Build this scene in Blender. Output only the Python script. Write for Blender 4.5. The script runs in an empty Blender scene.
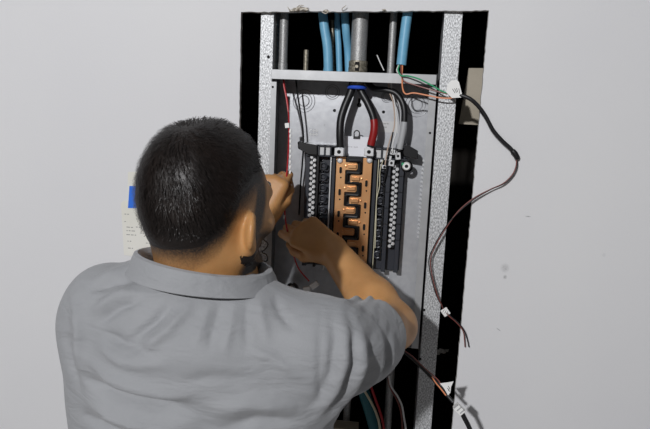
import bpy, bmesh, math, random
import numpy as np
from mathutils import Vector, Matrix
random.seed(7); rng = np.random.default_rng(7)
sc = bpy.context.scene
col = sc.collection

# ------------------------------------------------------------------ camera, world, lights, exposure
F_PX, W_PX, H_PX = 600.0, 650, 429
CAM = np.array([0.0, -1.32, 1.62])
YAW, PITCH, ROLL = math.radians(7), math.radians(9), math.radians(2.5)
fw = np.array([-math.sin(YAW)*math.cos(PITCH), math.cos(YAW)*math.cos(PITCH), -math.sin(PITCH)])
_r = np.array([math.cos(YAW), math.sin(YAW), 0.0]); _u = np.cross(_r, fw)
rt = _r*math.cos(ROLL) + _u*math.sin(ROLL); up = -_r*math.sin(ROLL) + _u*math.cos(ROLL)
def P(px, py, y):
    """point of the place at depth y that the photograph shows at pixel px, py (wall face is y = 0)"""
    d = fw*F_PX + rt*(px-W_PX/2) - up*(py-H_PX/2)
    return Vector(CAM + d*((y-CAM[1])/d[1]))
cam_d = bpy.data.cameras.new('camera'); cam = bpy.data.objects.new('camera', cam_d); col.objects.link(cam)
cam_d.sensor_width = 36.0; cam_d.lens = 36.0*F_PX/W_PX; cam_d.clip_start = 0.02
cam.matrix_world = Matrix(((rt[0], up[0], -fw[0], CAM[0]), (rt[1], up[1], -fw[1], CAM[1]), (rt[2], up[2], -fw[2], CAM[2]), (0, 0, 0, 1)))
sc.camera = cam
world = bpy.data.worlds.new('world'); sc.world = world; world.use_nodes = True
bg = world.node_tree.nodes['Background']; bg.inputs[0].default_value = (0.95, 0.95, 1.0, 1); bg.inputs[1].default_value = 0.045
def light(name, kind, loc, target, energy, size, color):
    d = bpy.data.lights.new(name, kind); d.energy = energy; d.color = color
    if kind == 'AREA': d.shape = 'DISK'; d.size = size
    else: d.shadow_soft_size = size
    o = bpy.data.objects.new(name, d); col.objects.link(o); o.location = loc
    o.rotation_euler = (Vector(target)-Vector(loc)).to_track_quat('-Z', 'Y').to_euler()
    return o
light('ceiling_spot', 'POINT', (-1.0, -4.0, 2.98), (-0.2, 0, 1.45), 515, 0.07, (0.985, 0.985, 1.0))
light('ceiling_lamp', 'AREA', (-0.3, -1.9, 3.0), (-0.2, -0.5, 1.2), 2.5, 1.4, (0.95, 0.97, 1.0))
vs = sc.view_settings
vs.view_transform = 'Standard'; vs.look = 'None'; vs.gamma = 1.0; vs.exposure = 0.0; vs.use_curve_mapping = False

# ------------------------------------------------------------------ materials
def mat(name, color, rough=0.6, metal=0.0, noise=None, bump=None, spec=0.5, sheen=0.0):
    """noise = (scale, colour2, low, high[, stretch]); bump = (scale, strength, distance)"""
    m = bpy.data.materials.new(name); m.use_nodes = True
    nt = m.node_tree; b = nt.nodes['Principled BSDF']
    b.inputs['Base Color'].default_value = (*color, 1); b.inputs['Roughness'].default_value = rough
    b.inputs['Metallic'].default_value = metal; b.inputs['Specular IOR Level'].default_value = spec
    if sheen: b.inputs['Sheen Weight'].default_value = sheen
    tc = nt.nodes.new('ShaderNodeTexCoord')
    if noise:
        n = nt.nodes.new('ShaderNodeTexNoise'); n.inputs['Scale'].default_value = noise[0]; n.inputs['Detail'].default_value = 5
        src = tc.outputs['Object']
        if len(noise) > 4:
            mp = nt.nodes.new('ShaderNodeMapping'); mp.inputs['Scale'].default_value = noise[4]
            nt.links.new(src, mp.inputs[0]); src = mp.outputs[0]
        nt.links.new(src, n.inputs['Vector'])
        r = nt.nodes.new('ShaderNodeValToRGB'); r.color_ramp.elements[0].position = noise[2]; r.color_ramp.elements[1].position = noise[3]
        r.color_ramp.elements[0].color = (*color, 1); r.color_ramp.elements[1].color = (*noise[1], 1)
        nt.links.new(n.outputs[0], r.inputs[0]); nt.links.new(r.outputs[0], b.inputs['Base Color'])
    if bump:
        n = nt.nodes.new('ShaderNodeTexNoise'); n.inputs['Scale'].default_value = bump[0]; n.inputs['Detail'].default_value = 4
        nt.links.new(tc.outputs['Object'], n.inputs['Vector'])
        bp = nt.nodes.new('ShaderNodeBump'); bp.inputs['Strength'].default_value = bump[1]; bp.inputs['Distance'].default_value = bump[2]
        nt.links.new(n.outputs[0], bp.inputs['Height']); nt.links.new(bp.outputs[0], b.inputs['Normal'])
    return m
M = {}
M['wall'] = mat('painted_drywall', (0.70, 0.70, 0.715), 0.62, noise=(1.7, (0.73, 0.73, 0.735), .35, .65), bump=(220, .12, .002))
M['gypsum'] = mat('gypsum_core', (0.72, 0.71, 0.68), 0.9, noise=(90, (0.5, 0.48, 0.44), .5, .75), bump=(300, .5, .003))
M['kraft'] = mat('torn_paper', (0.66, 0.62, 0.54), 0.9, noise=(160, (0.22, 0.17, 0.12), .5, .7))
M['cavity'] = mat('cavity_shade', (0.018, 0.015, 0.013), 0.95, noise=(6, (0.03, 0.025, 0.02), .4, .7))  # near-black colour stands in for the missing light in the recess
M['floor'] = mat('concrete_floor', (0.30, 0.29, 0.28), 0.8, noise=(5, (0.24, 0.235, 0.23), .35, .7), bump=(40, .2, .004))
M['galv'] = mat('galvanised_steel', (0.26, 0.265, 0.27), 0.5, 0.4, noise=(480, (0.72, 0.73, 0.74), .38, .62, (1, 1, .45)), bump=(420, .3, .002))
M['emt'] = mat('conduit_steel', (0.27, 0.27, 0.27), 0.5, 0.5, noise=(520, (0.50, 0.50, 0.49), .4, .65), bump=(500, .25, .002))
M['cast'] = mat('cast_fitting', (0.20, 0.18, 0.14), 0.5, 0.6, noise=(200, (0.42, 0.38, 0.30), .4, .65))
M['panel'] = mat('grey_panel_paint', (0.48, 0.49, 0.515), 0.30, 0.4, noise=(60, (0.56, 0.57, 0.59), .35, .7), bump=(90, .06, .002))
M['emboss'] = mat('embossed_panel_ring', (0.24, 0.245, 0.26), 0.35, 0.5)
M['flange'] = mat('panel_flange', (0.37, 0.375, 0.38), 0.42, 0.3, noise=(40, (0.42, 0.425, 0.43), .4, .7))
M['boxside'] = mat('shaded_box_paint', (0.16, 0.163, 0.168), 0.5, 0.2, noise=(40, (0.19, 0.193, 0.2), .4, .7))  # box grey darkened: shade of the inner sides is put into the colour
M['hole'] = mat('dark_hole', (0.006, 0.006, 0.006), 0.9)
M['black'] = mat('black_plastic', (0.007, 0.007, 0.008), 0.32, spec=0.45)
M['slate'] = mat('dark_slate_plastic', (0.028, 0.031, 0.040), 0.32, spec=0.6)
M['rubber'] = mat('black_cable_jacket', (0.009, 0.009, 0.010), 0.42, bump=(300, .15, .001))
M['copper'] = mat('copper', (0.90, 0.50, 0.24), 0.30, 0.7, noise=(30, (0.74, 0.36, 0.15), .4, .75, (1, 1, .35)))
M['alu'] = mat('bright_aluminium', (0.88, 0.89, 0.90), 0.28, 0.55)
M['white'] = mat('white_plastic', (0.86, 0.86, 0.84), 0.4)
M['labelw'] = mat('white_label', (0.80, 0.81, 0.85), 0.35)
M['labelg'] = mat('grey_label', (0.60, 0.60, 0.60), 0.5)
M['ink'] = mat('black_ink', (0.03, 0.03, 0.03), 0.6)
M['inkg'] = mat('grey_ink', (0.30, 0.30, 0.29), 0.7)
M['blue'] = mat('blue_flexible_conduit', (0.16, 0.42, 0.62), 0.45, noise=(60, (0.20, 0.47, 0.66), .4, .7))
M['bushing'] = mat('blue_bushing', (0.03, 0.10, 0.62), 0.35)
M['tape_blue'] = mat('blue_painter_tape', (0.02, 0.16, 0.72), 0.6)
M['paper'] = mat('note_paper', (0.74, 0.73, 0.66), 0.8, noise=(12, (0.78, 0.77, 0.72), .4, .7))
M['red'] = mat('red_insulation', (0.42, 0.018, 0.025), 0.35)
M['pink'] = mat('pale_red_insulation', (0.72, 0.20, 0.20), 0.4)
M['redtape'] = mat('red_phase_tape', (0.29, 0.010, 0.010), 0.38)
M['greytape'] = mat('grey_phase_tape', (0.42, 0.43, 0.44), 0.4)
M['green'] = mat('green_insulation', (0.05, 0.38, 0.18), 0.4)
M['orange'] = mat('orange_insulation', (0.80, 0.30, 0.14), 0.4)
M['brown'] = mat('brown_insulation', (0.20, 0.06, 0.05), 0.4)
M['tan'] = mat('tan_insulation', (0.55, 0.42, 0.33), 0.5)
M['cream'] = mat('cream_insulation', (0.66, 0.62, 0.45), 0.5)
M['whitewire'] = mat('white_insulation', (0.75, 0.75, 0.74), 0.4)
M['greywire'] = mat('grey_insulation', (0.42, 0.42, 0.43), 0.45)
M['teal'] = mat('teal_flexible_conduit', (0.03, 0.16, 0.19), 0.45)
M['board'] = mat('beige_backing_board', (0.47, 0.42, 0.34), 0.9, noise=(9, (0.38, 0.34, 0.27), .35, .7), bump=(200, .2, .002))
M['fragment'] = mat('pale_scrap', (0.55, 0.53, 0.50), 0.9, bump=(150, .5, .004))
M['hair'] = mat('black_hair', (0.012, 0.009, 0.008), 0.40, noise=(25, (0.016, 0.011, 0.009), .4, .7), bump=(240, .22, .003), spec=0.30)
M['eye'] = mat('eye_white', (0.8, 0.78, 0.75), 0.2)
M['iris'] = mat('dark_iris', (0.03, 0.015, 0.008), 0.1)
M['denim'] = mat('dark_trousers', (0.03, 0.035, 0.05), 0.85, bump=(300, .2, .002))
M['shoe'] = mat('black_shoe_leather', (0.015, 0.014, 0.013), 0.45)
M['sole'] = mat('shoe_sole', (0.06, 0.055, 0.05), 0.8)

# shirt: grey knit, fine weave relief
def shirt_material():
    m = mat('grey_polo_knit', (0.300, 0.307, 0.320), 0.72, noise=(14, (0.325, 0.332, 0.345), .35, .7), sheen=0.15, spec=0.35)
    nt = m.node_tree; b = nt.nodes['Principled BSDF']; tc = nt.nodes.new('ShaderNodeTexCoord')
    n1 = nt.nodes.new('ShaderNodeTexNoise'); n1.inputs['Scale'].default_value = 900; n1.inputs['Detail'].default_value = 1
    n2 = nt.nodes.new('ShaderNodeTexNoise'); n2.inputs['Scale'].default_value = 22; n2.inputs['Detail'].default_value = 2
    ad = nt.nodes.new('ShaderNodeMath'); ad.operation = 'MULTIPLY_ADD'; ad.inputs[1].default_value = 0.06
    bp = nt.nodes.new('ShaderNodeBump'); bp.inputs['Strength'].default_value = 0.7; bp.inputs['Distance'].default_value = 0.010
    mp = nt.nodes.new('ShaderNodeMapping'); mp.inputs['Rotation'].default_value = (0, math.radians(-24), 0); mp.inputs['Scale'].default_value = (.45, .8, 1.35)
    nt.links.new(tc.outputs['Object'], mp.inputs[0]); n2.inputs['Distortion'].default_value = .6; n2.inputs['Detail'].default_value = 3
    nt.links.new(tc.outputs['Object'], n1.inputs[0]); nt.links.new(mp.outputs[0], n2.inputs[0])
    nt.links.new(n1.outputs[0], ad.inputs[0]); nt.links.new(n2.outputs[0], ad.inputs[2])
    nt.links.new(ad.outputs[0], bp.inputs['Height']); nt.links.new(bp.outputs[0], b.inputs['Normal'])
    return m
M['shirt'] = shirt_material()
def skin_material():
    m = mat('warm_skin', (0.50, 0.245, 0.115), 0.45, spec=0.4, bump=(350, .2, .0015))
    nt = m.node_tree; b = nt.nodes['Principled BSDF']
    b.inputs['Subsurface Weight'].default_value = 0.12; b.inputs['Subsurface Radius'].default_value = (0.006, 0.002, 0.001); b.inputs['Subsurface Scale'].default_value = 1.0
    tc = nt.nodes.new('ShaderNodeTexCoord')
    n = nt.nodes.new('ShaderNodeTexNoise'); n.inputs['Scale'].default_value = 28; n.inputs['Detail'].default_value = 4
    r = nt.nodes.new('ShaderNodeValToRGB'); r.color_ramp.elements[0].position = .35; r.color_ramp.elements[1].position = .7
    r.color_ramp.elements[0].color = (0.47, 0.235, 0.085, 1); r.color_ramp.elements[1].color = (0.55, 0.285, 0.110, 1)
    at = nt.nodes.new('ShaderNodeAttribute'); at.attribute_name = 'stubble'
    n2 = nt.nodes.new('ShaderNodeTexNoise'); n2.inputs['Scale'].default_value = 420; n2.inputs['Detail'].default_value = 2
    ma = nt.nodes.new('ShaderNodeMath'); ma.operation = 'MULTIPLY_ADD'; ma.inputs[1].default_value = 0.5; ma.use_clamp = True
    sb = nt.nodes.new('ShaderNodeMath'); sb.operation = 'ADD'; sb.inputs[1].default_value = -0.25
    ml = nt.nodes.new('ShaderNodeMath'); ml.operation = 'MULTIPLY'; ml.use_clamp = True
    mx = nt.nodes.new('ShaderNodeMixRGB'); mx.inputs[2].default_value = (0.022, 0.016, 0.013, 1)
    L = nt.links.new
    L(tc.outputs['Object'], n.inputs[0]); L(n.outputs[0], r.inputs[0]); L(tc.outputs['Object'], n2.inputs[0])
    L(n2.outputs[0], sb.inputs[0]); L(sb.outputs[0], ma.inputs[0]); L(at.outputs['Fac'], ma.inputs[2])
    L(ma.outputs[0], ml.inputs[0])
    gt = nt.nodes.new('ShaderNodeMath'); gt.operation = 'MULTIPLY'; gt.inputs[1].default_value = 6.0; gt.use_clamp = True
    L(at.outputs['Fac'], gt.inputs[0]); L(gt.outputs[0], ml.inputs[1])
    L(ml.outputs[0], mx.inputs[0]); L(r.outputs[0], mx.inputs[1]); L(mx.outputs[0], b.inputs['Base Color'])
    return m
M['skin'] = skin_material()

# ------------------------------------------------------------------ object helpers
def tag(o, label=None, cat=None, group=None, kind=None):
    if label: o['label'] = label
    if cat: o['category'] = cat
    if group: o['group'] = group
    if kind: o['kind'] = kind
    return o
def empty(name, loc):
    o = bpy.data.objects.new(name, None); col.objects.link(o); o.location = loc; o.empty_display_size = 0.05
    return o
def link_mesh(name, me, parent=None):
    o = bpy.data.objects.new(name, me); col.objects.link(o)
    if parent is not None:
        o.parent = parent
        o.matrix_parent_inverse = Matrix.Translation(-world_loc(parent))
    return o
def world_loc(o):
    v = Vector(o.location)
    while o.parent is not None:
        v = v + Vector(o.matrix_parent_inverse.translation); o = o.parent; v = v + Vector(o.location)
    return v
class MB:
    """collects shapes in world coordinates; build() links them as one mesh object"""
    def __init__(s): s.v = []; s.f = []
    def add(s, v, f):
        n = len(s.v); s.v += [tuple(p) for p in v]; s.f += [tuple(i+n for i in q) for q in f]; return s
    def box(s, lo, hi, rot=None, piv=None):
        (a, b, c), (d, e, f) = lo, hi
        v = [Vector(p) for p in ((a,b,c),(d,b,c),(d,e,c),(a,e,c),(a,b,f),(d,b,f),(d,e,f),(a,e,f))]
        if rot is not None:
            piv = Vector(piv) if piv is not None else (v[0]+v[6])/2
            v = [piv + rot @ (p-piv) for p in v]
        return s.add(v, [(0,3,2,1),(4,5,6,7),(0,1,5,4),(1,2,6,5),(2,3,7,6),(3,0,4,7)])
    def tube(s, pts, r, seg=8, closed=False, squash=None):
        pts = [Vector(p) for p in pts]; n = len(pts); rs = r if isinstance(r, (list, tuple)) else [r]*n
        v = []; prev = None
        for i, p in enumerate(pts):
            t = ((pts[(i+1) % n] if closed else pts[min(i+1, n-1)]) - (pts[i-1] if closed else pts[max(i-1, 0)])).normalized()
            if prev is None:
                a = Vector((0, 0, 1)) if abs(t.z) < .9 else Vector((1, 0, 0)); u = t.cross(a).normalized()
            else:
                u = (prev - t*prev.dot(t)).normalized()
            prev = u; w = t.cross(u)
            for k in range(seg):
                an = 2*math.pi*k/seg; v.append(p + u*(rs[i]*math.cos(an)) + w*(rs[i]*math.sin(an)))
        f = []
        for i in range(n if closed else n-1):
            j = (i+1) % n
            for k in range(seg): f.append((i*seg+k, i*seg+(k+1) % seg, j*seg+(k+1) % seg, j*seg+k))
        if not closed: f += [tuple(range(seg-1, -1, -1)), tuple((n-1)*seg+k for k in range(seg))]
        return s.add(v, f)
    def cyl(s, p0, p1, r0, r1=None, seg=16): return s.tube([p0, p1], [r0, r0 if r1 is None else r1], seg)
    def lathe(s, c, axis, prof, seg=20):
        """prof: (radius, height along axis) pairs"""
        c = Vector(c); ax = Vector(axis).normalized(); a = Vector((0, 0, 1)) if abs(ax.z) < .9 else Vector((1, 0, 0))
        u = ax.cross(a).normalized(); w = ax.cross(u); v = []
        for r, h in prof:
            for k in range(seg):
                an = 2*math.pi*k/seg; v.append(c + ax*h + u*(r*math.cos(an)) + w*(r*math.sin(an)))
        f = []
        for i in range(len(prof)-1):
            for k in range(seg): f.append((i*seg+k, i*seg+(k+1) % seg, (i+1)*seg+(k+1) % seg, (i+1)*seg+k))
        if prof[0][0] > 1e-6 and prof[0] != prof[-1]:
            pass
        return s.add(v, f)
    def ring(s, c, axis, R, r, seg=24, sub=6):
        prof = [(R + r*math.cos(2*math.pi*k/sub), r*math.sin(2*math.pi*k/sub)) for k in range(sub+1)]
        return s.lathe(c, axis, prof, seg)
    def prism(s, poly, y0, y1):
        """poly: (x, z) outline, extruded in depth"""
        n = len(poly); v = [(x, y0, z) for x, z in poly] + [(x, y1, z) for x, z in poly]
        f = [tuple(range(n)), tuple(range(2*n-1, n-1, -1))] + [(i, i+n, (i+1) % n + n, (i+1) % n) for i in range(n)]
        return s.add(v, f)
    def mesh(s, name, m, smooth=True, origin=(0, 0, 0)):
        me = bpy.data.meshes.new(name); o = Vector(origin)
        me.from_pydata([tuple(Vector(p)-o) for p in s.v], [], s.f); me.materials.append(m)
        bm = bmesh.new(); bm.from_mesh(me); bmesh.ops.recalc_face_normals(bm, faces=bm.faces); bm.to_mesh(me); bm.free()
        if smooth:
            me.polygons.foreach_set('use_smooth', [True]*len(me.polygons))
            try: me.set_sharp_from_angle(angle=math.radians(40))
            except Exception: pass
        return me
    def build(s, name, m, parent=None, bevel=0, smooth=True):
        if parent is None:
            c = sum((Vector(p) for p in s.v), Vector())/len(s.v)
            o = link_mesh(name, s.mesh(name, m, smooth, c)); o.location = c
        else:
            o = link_mesh(name, s.mesh(name, m, smooth), parent)
        if bevel:
            b = o.modifiers.new('bevel', 'BEVEL'); b.width = bevel; b.segments = 2; b.limit_method = 'ANGLE'
        return o
def spline(pts, n=8):
    pts = [Vector(p) for p in pts]; out = []
    q = [pts[0]*2-pts[1]] + pts + [pts[-1]*2-pts[-2]]
    for i in range(1, len(q)-2):
        for k in range(n):
            t = k/n; a, b, c, d = q[i-1], q[i], q[i+1], q[i+2]
            out.append(.5*((2*b)+(-a+c)*t+(2*a-5*b+4*c-d)*t*t+(-a+3*b-3*c+d)*t*t*t))
    out.append(pts[-1]); return out
def pix(pts): return [P(*p) for p in pts]
def wire(name, pts, r, m, parent=None, n=8, seg=8): return MB().tube(spline(pix(pts), n), r, seg).build(name, m, parent)

# ------------------------------------------------------------------ the setting
# front drywall with the rough opening
ZT, ZB = P(365, 11, 0).z, 0.62
XL, XR = P(241, 60, 0).x, 0.5*(P(489, 12, 0).x + P(453, 429, 0).x)
def jag(a, b, n, amp):
    out = []
    for i in range(n):
        t = i/n; o = (rng.random()-.5)*2*amp if i else 0
        x = a[0]+(b[0]-a[0])*t; z = a[1]+(b[1]-a[1])*t
        out.append((x+o*abs(b[1]-a[1])/max(abs(b[0]-a[0])+abs(b[1]-a[1]), 1e-6), z+o*abs(b[0]-a[0])/max(abs(b[0]-a[0])+abs(b[1]-a[1]), 1e-6)))
    return out
tl, tr = P(241, 12, 0), P(489, 10.5, 0)
bl, br_ = (XL+.004, ZB), (P(453, 429, 0).x-.004, ZB)
hole = jag((tl.x, tl.z), (tr.x, tr.z), 60, .0010) + jag((tr.x, tr.z), br_, 150, .0007) + jag(br_, bl, 30, .002) + jag(bl, (tl.x, tl.z), 120, .0006)
WX0, WX1, WZ1 = -6.0, 6.0, 3.4
def wall_mesh():
    bm = bmesh.new(); T = 0.013
    outer = [bm.verts.new((x, 0, z)) for x, z in ((WX0, 0), (WX1, 0), (WX1, WZ1), (WX0, WZ1))]
    inner = [bm.verts.new((x, 0, z)) for x, z in hole]
    ed = [bm.edges.new((outer[i], outer[(i+1) % 4])) for i in range(4)] + [bm.edges.new((inner[i], inner[(i+1) % len(inner)])) for i in range(len(inner))]
    r = bmesh.ops.triangle_fill(bm, edges=ed, use_beauty=True)
    fr = [f for f in bm.faces]
    for f in fr: f.normal_update()
    for f in fr:
        if f.normal.y > 0: f.normal_flip()
    back = [bm.verts.new((v.co.x, T, v.co.z)) for v in inner]
    n = len(inner)
    for i in range(n):
        f = bm.faces.new((inner[i], inner[(i+1) % n], back[(i+1) % n], back[i])); f.material_index = 1
    ob = [bm.verts.new((v.co.x, T, v.co.z)) for v in outer]
    for i in range(4): bm.faces.new((outer[i], ob[i], ob[(i+1) % 4], outer[(i+1) % 4]))
    ed2 = [bm.edges.get((back[i], back[(i+1) % n])) for i in range(n)] + [bm.edges.get((ob[i], ob[(i+1) % 4])) for i in range(4)]
    r = bmesh.ops.triangle_fill(bm, edges=ed2, use_beauty=True)
    for g in r['geom']:
        if isinstance(g, bmesh.types.BMFace): g.material_index = 1
    me = bpy.data.meshes.new('wall_back'); bm.to_mesh(me); bm.free(); return me
# wall paint with the scuffs the photo shows
def add_scuffs(m):
    nt = m.node_tree; b = nt.nodes['Principled BSDF']; L = nt.links.new
    src = b.inputs['Base Color'].links[0].from_socket
    geo = nt.nodes.new('ShaderNodeNewGeometry')
    marks = [(505, 268, .011, .012, 0, .34), (505, 277, .005, .006, 0, .5), (528, 216.5, .0075, .0016, 0, .75), (498.5, 329.5, .0075, .0014, -.6, .6), (604, 255, .005, .005, 0, .15)]
    for px, py, rx, rz, ang, s in marks:
        p = P(px, py, 0)
        mp = nt.nodes.new('ShaderNodeMapping'); mp.vector_type = 'TEXTURE'
        mp.inputs['Location'].default_value = p; mp.inputs['Rotation'].default_value = (0, -ang, 0); mp.inputs['Scale'].default_value = (rx, .05, rz)
        ln = nt.nodes.new('ShaderNodeVectorMath'); ln.operation = 'LENGTH'
        nz = nt.nodes.new('ShaderNodeTexNoise'); nz.inputs['Scale'].default_value = 260
        rm = nt.nodes.new('ShaderNodeMapRange'); rm.inputs[1].default_value = 1.0; rm.inputs[2].default_value = 0.3; rm.inputs[3].default_value = 0; rm.inputs[4].default_value = s*1.6
        mu = nt.nodes.new('ShaderNodeMath'); mu.operation = 'MULTIPLY'; mu.use_clamp = True
        mx = nt.nodes.new('ShaderNodeMixRGB'); mx.inputs[2].default_value = (.10, .10, .10, 1)
        L(geo.outputs['Position'], mp.inputs[0]); L(mp.outputs[0], ln.inputs[0]); L(ln.outputs['Value'], rm.inputs[0])
        L(geo.outputs['Position'], nz.inputs[0]); L(rm.outputs[0], mu.inputs[0]); L(nz.outputs[0], mu.inputs[1])
        L(mu.outputs[0], mx.inputs[0]); L(src, mx.inputs[1]); src = mx.outputs[0]
    L(src, b.inputs['Base Color'])
add_scuffs(M['wall'])
wm = wall_mesh(); wm.materials.append(M['wall']); wm.materials.append(M['gypsum'])
wall = link_mesh('wall_back', wm); tag(wall, 'pale grey painted drywall with a rough rectangular opening cut in it', kind='structure')
# torn paper curls along the top of the opening
def scrap(px, py, w, h, y=-.004, n=7, m='kraft'):
    c = P(px, py, y); mb = MB(); v = []
    nx, nz = n, 4
    for j in range(nz):
        for i in range(nx):
            v.append((c.x + (i/(nx-1)-.5)*w + rng.normal()*w*.04, c.y + rng.normal()*.0022 - .003*math.sin(math.pi*j/(nz-1)), c.z + (j/(nz-1)-.5)*h*(.55+.45*math.sin(math.pi*(i+.4)/nx)) + rng.normal()*h*.10))
    f = [(j*nx+i, j*nx+i+1, (j+1)*nx+i+1, (j+1)*nx+i) for j in range(nz-1) for i in range(nx-1)]
    o = mb.add(v, f).build('paper_tear', M[m], wall); s = o.modifiers.new('thick', 'SOLIDIFY'); s.thickness = .0012
    return o
for a in [(301, 9.2, .034, .010), (294, 10.5, .02, .006), (326, 11, .010, .007), (384, 10, .008, .004)]: scrap(*a)
for pts in ([(343, 12, -.002), (342, 9, -.008), (344, 7, -.012), (346, 5.5, -.010)], [(290, 11, -.002), (288.5, 8.5, -.008), (287.5, 7, -.008)],
            [(297, 7, -.004), (300, 5.4, -.010), (304, 5.6, -.010)], [(322, 12, -.001), (326, 13.5, -.006), (329, 10.5, -.008)]):
    wire('paper_curl', pts, .0009, M['kraft'], wall, 5, 5)
# floor
o = MB().box((WX0, -6.0, -.1), (WX1, 1.3, 0)).build('floor', M['floor']); tag(o, 'bare grey concrete floor', kind='structure')
# the deep dark space behind the drywall
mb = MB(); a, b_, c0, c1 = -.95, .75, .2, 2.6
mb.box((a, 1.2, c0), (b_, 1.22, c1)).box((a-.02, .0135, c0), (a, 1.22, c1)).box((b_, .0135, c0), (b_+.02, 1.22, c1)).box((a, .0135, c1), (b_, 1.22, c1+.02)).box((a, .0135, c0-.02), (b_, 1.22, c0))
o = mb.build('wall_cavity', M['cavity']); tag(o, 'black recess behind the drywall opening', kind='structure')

# ------------------------------------------------------------------ steel studs
def stud(x0, x1, lip_side, label, holes):
    s = empty('steel_stud', ((x0+x1)/2, .06, .0)); y0, y1, z0, z1, t = .0145, .106, .22, 2.58, .0012
    MB().box((x0, y0, z0), (x1, y0+t, z1)).build('flange', M['galv'], s)
    wx = x0 if lip_side > 0 else x1-t
    MB().box((wx, y0+t, z0), (wx+t, y1-t, z1)).build('web', M['galv'], s)
    MB().box((x0, y1-t, z0), (x1, y1, z1)).build('flange', M['galv'], s)
    lx = x1-t if lip_side > 0 else x0
    MB().box((lx, y0+t, z0), (lx+t, y0+.012, z1)).build('lip', M['galv'], s)
    for px, py in holes:
        p = P(px, py, y0); MB().lathe((p.x, y0, p.z), (0, -1, 0), [(0.0001, .0012), (.0025, .0010), (.0036, 0)], 12).build('screw', M['hole'], s)
    tag(s, label, 'stud', 'steel studs beside the panel'); return s
SLx0, SLx1 = P(260, 60, .0145).x, P(272.5, 60, .0145).x
SRx0, SRx1 = .5*(P(446, 12, .0145).x+P(413, 429, .0145).x)+.001, .5*(P(460.5, 12, .0145).x+P(433, 429, .0145).x)
stud(SLx0, SLx1, -1, 'bright galvanised steel stud at the left edge of the panel', [(268.5, 57)])
stud(SRx0, SRx1, 1, 'speckled galvanised steel stud to the right of the panel', [(419, 366), (420, 359), (424, 310)])
# loose beige board seen to the right of the right stud
p0, p1 = P(467, 68, .13), P(457, 124, .13)
r = MB().prism([(p0.x+.004, p0.z), (p0.x+.16, p0.z+.004), (p0.x+.16, p1.z), (p1.x+.004, p1.z)], .13, .143).build('backing_board', M['board'])
tag(r, 'small beige board in the recess behind the right stud', 'board')
p = P(437, 349, .09)
mb = MB(); nv = []
for j in range(4):
    for i in range(9): nv.append((p.x-.006 + i*.0042 + rng.normal()*.0006, .075+.004*i + rng.normal()*.002, p.z - .004*i*.25 + (j-1.5)*.005*(1-i/14) + rng.normal()*.0012))
mb.add(nv, [(j*9+i, j*9+i+1, (j+1)*9+i+1, (j+1)*9+i) for j in range(3) for i in range(8)])
o = mb.build('pale_scrap', M['fragment']); s = o.modifiers.new('t', 'SOLIDIFY'); s.thickness = .004  # small pale crumpled sheet in the gap
tag(o, 'pale blurred scrap in the dark gap right of the right stud', 'fragment')

# ------------------------------------------------------------------ electrical panel
BX0, BX1 = -.2965, .0655; BZ1 = P(355, 72, .013).z; BZ0 = BZ1-.615; BY0, BY1 = .0135, .1005; t = .0016
pan = empty('electrical_panel', ((BX0+BX1)/2, .06, BZ0))
tag(pan, 'open grey electrical panel box with copper bus bars, set between two steel studs', 'electrical panel')
MB().box((BX0, BY1-t, BZ0), (BX1, BY1, BZ1)).build('back_plate', M['panel'], pan)
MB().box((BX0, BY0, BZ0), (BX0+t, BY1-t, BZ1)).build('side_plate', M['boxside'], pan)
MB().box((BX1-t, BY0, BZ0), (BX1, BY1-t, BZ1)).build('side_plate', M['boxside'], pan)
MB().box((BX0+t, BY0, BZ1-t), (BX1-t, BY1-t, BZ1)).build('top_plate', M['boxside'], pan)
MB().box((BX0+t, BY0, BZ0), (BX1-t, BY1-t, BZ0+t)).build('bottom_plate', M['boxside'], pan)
fl = .012
o = MB().box((BX0, BY0-.002, BZ1-.021), (BX1-.002, BY0, BZ1)).build('top_flange', M['flange'], pan, .0006)
MB().box((BX1-.002, BY0-.003, BZ1-.021), (BX1, BY0+.004, BZ1+.002)).build('flange_edge', M['black'], pan)
for x0, x1 in ((BX0, BX0+fl), (BX1-.0155, BX1)):
    f = MB().box((x0, BY0-.0015, BZ0), (x1, BY0, BZ1-.027)).build('side_flange', M['flange'], pan)
for px, py in ((272.7, 87), (430, 133)):
    p = P(px, py, BY0-.002); MB().lathe((p.x, BY0-.0017, p.z), (0, -1, 0), [(.0001, .0004), (.0024, .0004), (.0026, 0)], 12).build('screw_hole', M['hole'], pan)
YB = BY1-t   # front face of the back plate
def disc(px, py, rad, m, name, y=None, h=.0006, seg=20, par=None):
    p = P(px, py, YB if y is None else y); yy = YB if y is None else y
    return MB().lathe((p.x, yy, p.z), (0, -1, 0), [(.00001, h), (rad*.92, h), (rad, 0)], seg).build(name, M[m], par or pan)
def knockout(px, py, radii):
    p = P(px, py, YB); c = (p.x, YB-.0002, p.z)
    k = MB().lathe(c, (0, -1, 0), [(.00001, .0012), (radii[-1]*.9, .0012), (radii[-1], 0)], 24).build('knockout', M['panel'], pan)
    for R in radii: MB().ring(c, (0, 1, 0), R, .0008, 28, 5).build('knockout_ring', M['emboss'], k)
knockout(304, 101, (.026, .019, .0125)); knockout(332.5, 92, (.0165, .012)); knockout(387, 97, (.0125, .009)); knockout(417, 105, (.027, .019, .0125))
disc(334.5, 110.5, .0037, 'hole', 'mounting_hole'); disc(383.5, 112, .0037, 'hole', 'mounting_hole')
kh = disc(359.3, 105, .0055, 'hole', 'keyhole'); p = P(359.3, 101, YB); MB().box((p.x-.0026, YB-.0006, p.z-.006), (p.x+.0026, YB, p.z+.006)).build('keyhole_slot', M['hole'], kh)
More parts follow.
